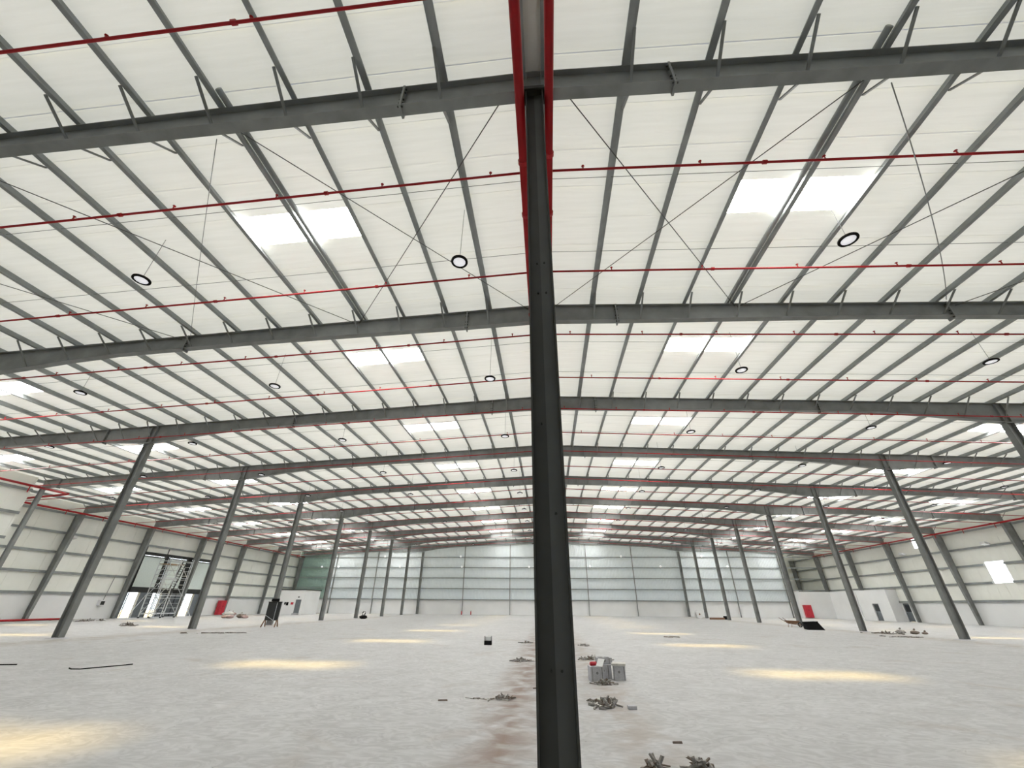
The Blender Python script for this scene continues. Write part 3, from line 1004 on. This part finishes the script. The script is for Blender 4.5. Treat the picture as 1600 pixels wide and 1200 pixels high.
# control board on a wheeled stand
cb = empty("control_board", (-20.9, 33.2, 0), "dark upright control board on a timber stand by a column", "board", None, "thing", 0.25)
MB().box(-.45, .45, -.09, .09, .42, 1.6).build("panel", M_STEEL_D, cb)
MB().box(-.47, .47, -.11, .11, 1.6, 1.65).box(-.28, .22, -.1, .1, 1.66, 1.86).build("top_box", M_BLACK, cb)
for px in (-.42, .42):
    MB().bar((px, -.09, .45), (px * 1.12, -.42, .0), .06).build("leg", M_RUST, cb)
    MB().bar((px, .09, .45), (px * 1.05, .35, .0), .06).build("leg", M_RUST, cb)
MB().bar((.18, -.1, .42), (.18, -.1, 1.6), .03).bar((-.42, -.1, .75), (.18, -.1, .42), .03).build("strap", M_ALU, cb)
MB().box(-.3, .1, .0, .2, .12, .4).build("lower_box", M_CABLE, cb)

# tool box
tb = empty("tool_box", (-2.84, 21.2, 0), "small dark box with white upright back standing alone on the floor", "box", None, "thing")
MB().box(-.16, .16, -.12, .12, .0, .16).build("body", M_BLACK, tb)
MB().box(-.14, .14, .02, .06, .16, .31).build("back", M_WHITE, tb)
for s in (-1, 1):
    MB().box(s * .15 - .01, s * .15 + .01, -.02, .02, .16, .34).build("post", M_STEEL_D, tb)

# ------------------------------------------------------------------ concrete blocks group
def hollow_block(loc, rz, lab, w=.40, d=.30, h=.30, tilt=0.0, m=M_CONC):
    o = empty("concrete_block", loc, lab, "block", "grey blocks beside the front column", "thing", rz)
    if tilt:
        o.rotation_euler = (tilt, 0, rz)
    b = MB()
    t = .045
    b.box(-w / 2, w / 2, -d / 2, -d / 2 + t, 0, h).box(-w / 2, w / 2, d / 2 - t, d / 2, 0, h)
    for q in (-w / 2, -t / 2, w / 2 - t):
        b.box(q, q + t, -d / 2 + t, d / 2 - t, 0, h)
    b.build("shell", m, o)
    MB().box(-w / 2 + t, w / 2 - t, -d / 2 + t, d / 2 - t, 0, h * .75).build("core", m, o)
    for q in (-.12, .12):
        MB().box(q - .008, q + .008, -d / 2 - .006, -d / 2, .01, h - .01).build("rib", M_CONCD, o)
    MB().tube([(0.0, -d / 2 - .012, h * .58), (0.0, -d / 2, h * .58)], .03, 8).build("knockout", M_CONCD, o)
    return o
hollow_block((1.04, 12.0, 0), .12, "grey block with a round knockout, left of the block cluster", .33, .30, .30)
hollow_block((1.27, 12.45, 0), -.1, "larger grey block at the back of the block cluster", .40, .32, .30)
hollow_block((1.30, 12.48, .302), .05, "grey block lying tipped on top of the cluster's rear block", .38, .26, .13)
hollow_block((1.64, 12.3, 0), -.15, "grey block with a cream cap, right of the block cluster", .30, .30, .29)
o = empty("cap_board", (1.64, 12.3, .293), "cream board resting on the rightmost grey block", "board", None, "thing", -.15)
MB().box(-.17, .17, -.17, .17, 0, .045).build("slab", M_RUBBLE3, o)
o = empty("paint_can", (1.0, 12.02, .302), "small red can tipped over on a grey block", "can", None, "thing", .6)
o.scale = (.75, .75, .75)
MB().tube([(-.12, 0, .055), (.09, 0, .055)], .055, 12).build("body", M_REDCAB, o, True)
MB().tube([(.09, 0, .055), (.10, 0, .055)], .06, 12).build("lid", M_BLACK, o)
o = empty("paper_sheet", (1.13, 11.93, .304), "folded white sheet propped against the tipped block", "sheet", None, "thing", -.7)
MB().hexa([(-.09, -.02, 0), (.09, -.02, 0), (.09, 0.0, 0), (-.09, 0.0, 0), (-.09, .10, .14), (.09, .10, .14), (.09, .12, .14), (-.09, .12, .14)]).build("sheet", M_WHITE, o)
o = empty("loose_brick", (1.36, 9.07, 0), "flat grey brick lying alone beside the front rubble heap", "brick", None, "thing", .05)
MB().box(-.075, .075, -.055, .055, 0, .05).box(-.06, .06, -.062, -.055, .008, .042).build("brick", M_CONC, o)

# ------------------------------------------------------------------ rubble heaps
frag_meshes = []
rg = random.Random(11)
for i in range(14):
    L_, w_, t_ = rg.uniform(.06, .18), rg.uniform(.012, .032), rg.uniform(.008, .022)
    p = []
    for z in (0, t_):
        for (a, b) in ((-1, -1), (1, -1), (1, 1), (-1, 1)):
            p.append((a * L_ / 2 * rg.uniform(.7, 1), b * w_ / 2 * rg.uniform(.6, 1.1), z * rg.uniform(.7, 1.2)))
    m = [M_RUBBLE, M_RUBBLE, M_RUBBLE2, M_RUBBLE, M_RUBBLE3][i % 5]
    frag_meshes.append(MB().hexa(p).mesh("fragment", m))
def rubble(cx, cy, rx, ry, h, n, label, sc_=1.0, rot=0.0, seed=1, group="rubble heaps on the floor"):
    o = empty("rubble_heap", (cx, cy, 0), label, "rubble", group, "thing", rot)
    r = random.Random(seed)
    for i in range(n):
        a, q = r.uniform(0, 6.28), abs(r.gauss(0, .5))
        q = min(q, 1.3)
        x, y = rx * q * math.cos(a), ry * q * math.sin(a)
        z = max(0.0, h * (1 - q)) * r.uniform(0.1, 1)
        f = link("fragment", frag_meshes[r.randrange(14)], o, (x, y, z))
        f.rotation_euler = (r.uniform(-.5, .5) if z > .02 else 0, r.uniform(-.9, .9) if z > .02 else 0, r.uniform(0, 6.28))
        f.scale = (sc_,) * 3
    return o
rubble(-.98, 9.62, .3, .2, .05, 54, "heap of brown and white rubble chips left of the front column", 1.0, 0, 2)
rubble(-1.5, 9.6, .55, .07, .0, 16, "straggling line of small brown chips left of the front heap", .8, 0, 3)
rubble(.93, 9.2, .26, .24, .10, 62, "heap of grey broken splinters right of the front column", 1.7, -.3, 4)
rubble(.72, 9.6, .22, .14, .03, 22, "scatter of dark chips trailing behind the front splinter heap", 1.0, 0, 5)
rubble(1.17, 11.55, .3, .2, .05, 55, "grey splinters spilled in front of the blocks", 1.5, 0, 6)
rubble(1.33, 16.3, .55, .22, .07, 50, "low grey rubble heap behind the blocks", 1.6, 0, 7)
rubble(-1.0, 15.5, .5, .2, .05, 40, "low brown rubble heap left of the front column at mid distance", 1.6, 0, 8)
rubble(1.45, 21.5, .4, .2, .05, 24, "small grey debris patch beyond the blocks", 1.7, 0, 9)
rubble(-1.15, 22.5, .4, .2, .06, 24, "small brown debris patch beyond the left rubble", 1.8, 0, 10)
rubble(1.08, 5.98, .24, .13, .09, 34, "heap of pale torn splinters at the bottom edge of the view", 1.6, .2, 12)
rubble(1.56, 6.05, .2, .13, .10, 28, "curled pale shavings beside the bottom splinter heap", 1.6, .2, 13)
rubble(-31.3, 32.2, .8, .5, .18, 50, "brown debris heap between the left row and the wall", 2.6, 0, 14)
rubble(-19.5, 26.0, 1.6, .3, .0, 40, "scattered brown debris along the left column row", 2.6, .3, 15)
rubble(21.9, 31.0, 1.5, .4, .0, 45, "scattered brown debris along the right column row", 2.6, -.3, 16)
rubble(23.2, 34.6, 1.2, .3, .05, 45, "long trail of brown debris beyond the black tray", 2.8, -.9, 17)
rubble(7.0, 27.8, .6, .2, .03, 16, "few pale scraps far out on the right floor", 2.4, 0, 18)
rubble(-41.5, 38.5, 2.2, .3, .1, 40, "dark scraps along the foot of the left wall", 3.0, 1.5, 19)
# single scraps
for i, (x, y, s, rz, lab) in enumerate(((-2.1, 9.33, 1.0, .1, "short brown stick lying left of the rubble line"), (-.38, 10.8, .8, .3, "single dark chip near the foot of the front column"), (2.0, 14.6, .9, .5, "single dark chip on the open floor right of the blocks"), (1.6, 7.1, .7, 0, "single dark chip near the bottom splinter heap"))):
    o = empty("scrap", (x, y, 0), lab, "scrap", None, "thing", rz)
    MB().hexa([(-.09 * s, -.014, 0), (.09 * s, -.012, 0), (.09 * s, .012, 0), (-.09 * s, .014, 0), (-.085 * s, -.01, .02), (.085 * s, -.01, .024), (.085 * s, .01, .024), (-.085 * s, .01, .02)]).build("splinter", M_RUBBLE2, o)
# bent black bars on the left floor
o = empty("bent_bar", (-12.5, 12.1, 0), "thin bent black bar lying on the open left floor", "bar", None, "thing")
MB().tube([(-.5, .0, .014), (-.28, -.14, .014), (-.05, -.12, .014), (.36, .72, .014), (.42, .95, .014)], .014, 6).build("bar", M_BLACK, o)
o = empty("bent_bar", (-15.2, 12.4, 0), "short black bar lying at the left edge of the floor", "bar", None, "thing")
MB().tube([(-.6, -.05, .014), (.1, .12, .014)], .014, 6).build("bar", M_BLACK, o)

# ------------------------------------------------------------------ wheelbarrow and black tray
wbw = empty("wheelbarrow", (21.75, 43.6, 0), "rusty wheelbarrow parked beside a right-hand row column", "wheelbarrow", None, "thing", 0.15)
wbw.scale = (.78, .78, .85)
MB().add([(-.55, -.32, .36), (.30, -.22, .30), (.30, .22, .30), (-.55, .32, .36), (-.75, -.42, .62), (.62, -.36, .58), (.62, .36, .58), (-.75, .42, .62)],
         [(0, 1, 2, 3), (0, 4, 5, 1), (1, 5, 6, 2), (2, 6, 7, 3), (3, 7, 4, 0)]).build("tray", M_RUST, wbw)
for s in (-1, 1):
    MB().tube([(.75, s * .12, .2), (-.3, s * .28, .32), (-.95, s * .32, .62), (-1.35, s * .33, .86)], .025, 6).build("handle", M_RUST, wbw)
    MB().tube([(-.4, s * .29, .34), (-.5, s * .3, .0)], .025, 6).build("leg", M_RUST, wbw)
wm = MB()
wm.tube([(.78 + .2 * math.cos(a * math.pi / 8), 0, .22 + .2 * math.sin(a * math.pi / 8)) for a in range(17)], .045, 8, False)
wo = wm.build("wheel", M_BLACK, wbw)
MB().tube([(.78, -.05, .22), (.78, .05, .22)], .06, 8).build("hub", M_RUST, wo)
tr = empty("mortar_tray", (20.95, 39.3, 0), "black plastic tray propped up against a right-hand row column", "tray", None, "thing", -.2)
MB().hexa([(-.45, -.5, 0), (.72, -.5, 0), (.6, .5, .03), (-.45, .5, .03), (-.6, -.3, .5), (.42, -.28, .56), (.38, .45, .58), (-.5, .45, .54)]).build("shell", M_BLACK, tr)
MB().bar((-.62, -.3, .51), (.44, -.28, .57), .05).build("rim", M_BLACK, tr)

# ------------------------------------------------------------------ bags, sacks, reel
def sack(parent, loc, r, m, name="sack", seed=0):
    rr = random.Random(seed)
    mb = MB()
    n, k = 10, 5
    for j in range(k + 1):
        t = j / k
        rad = r * math.sin(math.pi * (.12 + .80 * t)) ** .7
        for i in range(n):
            a = 2 * math.pi * i / n
            q = rad * rr.uniform(.82, 1.12)
            mb.v.append((loc[0] + q * math.cos(a) * 1.2, loc[1] + q * math.sin(a), loc[2] + r * .9 * t))
    for j in range(k):
        for i in range(n):
            i2 = (i + 1) % n
            mb.f.append((j * n + i, j * n + i2, (j + 1) * n + i2, (j + 1) * n + i))
    mb.f.append(tuple(range(n))[::-1]); mb.f.append(tuple(k * n + i for i in range(n)))
    return mb.build(name, m, parent)
o = empty("black_bag", (-21.8, 52.5, 0), "knotted black bin bag standing beside a left-hand row column", "bag", None, "thing")
sack(o, (0, 0, 0), .42, M_BLACK, "body", 1)
MB().tube([(-.1, 0, .4), (-.16, 0, .62), (0, 0, .75)], .06, 6).tube([(.1, 0, .4), (.2, 0, .6), (.14, 0, .76)], .05, 6).build("knot", M_BLACK, o)
for (x, y, s, m, lab) in ((-37.0, 49.8, .42, M_PINK, "dusty pink sack at the left end of the sack pile"), (-35.85, 49.1, .5, M_PINK, "bulky dusty pink sack in the middle of the sack pile"), (-34.85, 50.2, .45, M_PINK, "dusty pink sack at the right end of the sack pile"), (-35.9, 51.0, .6, M_RUBBLE2, "dark brown sack behind the pink sacks")):
    o = empty("sack", (x, y, 0), lab, "sack", "sacks piled near the loading doors", "thing")
    sack(o, (0, 0, 0), s * .75, m, "body", int(x * 7))
    MB().tube([(0, 0, s * .78), (.05, 0, s * .95)], .05, 6).build("neck", m, o)
for (x, y, s, m, lab) in ((24.4, 34.9, .34, M_RUBBLE, "grey sack lying by the front right-hand column"), (25.1, 34.6, .3, M_RUBBLE2, "brown sack lying next to the grey one by the right-hand column"), (25.75, 34.6, .2, M_RUBBLE2, "small brown sack at the end of the right-hand pair")):
    o = empty("sack", (x, y, 0), lab, "sack", "sacks by the right-hand row", "thing")
    sack(o, (0, 0, 0), s * .8, m, "body", int(x * 9))
    MB().tube([(0, 0, s * .85), (.08, 0, s * 1.05)], .05, 6).build("neck", m, o)
for (x, y, s, m, lab) in ((-40.9, 55.6, .8, M_RUBBLE3, "pale sack heap beyond the scaffold tower"), (-42.5, 58.5, .6, M_PINK, "pinkish sack near the red hose cabinet")):
    o = empty("sack", (x, y, 0), lab, "sack", "sacks piled near the loading doors", "thing")
    sack(o, (0, 0, 0), s * .75, m, "body", int(x * 5))
    MB().tube([(0, 0, s * .78), (.05, 0, s * .95)], .05, 6).build("neck", m, o)
rl_ = empty("cable_reel", (21.75, 69.5, 0), "white and brown cable reel standing upright near the end wall", "reel", None, "thing", .3)
for s in (-1, 1):
    MB().tube([(0, s * .25, .55), (0, s * .29, .55)], .55, 20).build("flange", M_WHITE, rl_)
MB().tube([(0, -.25, .55), (0, .25, .55)], .3, 16).build("drum", M_PINK, rl_)
MB().tube([(0, -.31, .55), (0, .31, .55)], .12, 10).build("hub", M_RUST, rl_)
o = empty("timber_length", (22.9, 65.4, 0), "long brown timber lying in front of the end wall", "timber", None, "thing", .2)
MB().box(-1.1, 1.0, -.1, .1, 0, .22).build("beam", M_RUST, o)
MB().box(1.0, 1.35, -.18, .18, 0, .42).build("end_block", M_BLACK, o)
ext = MB().tube([(0, 0, 0), (0, 0, .5)], .08, 10).mesh("cylinder_body", M_REDCAB, True)
for (x, y, lab) in ((-15.0, 77.6, "red fire extinguisher at the foot of the end wall by a wind column"), (-13.4, 77.6, "red fire extinguisher standing a step right of the wind column")):
    o = empty("fire_extinguisher", (x, y, 0), lab, "extinguisher", "extinguishers at the end wall", "thing")
    b = link("body", ext, o)
    MB().bar((0, 0, .5), (0, 0, .6), .05).bar((-.06, 0, .6), (.1, 0, .6), .03).build("valve", M_BLACK, o)
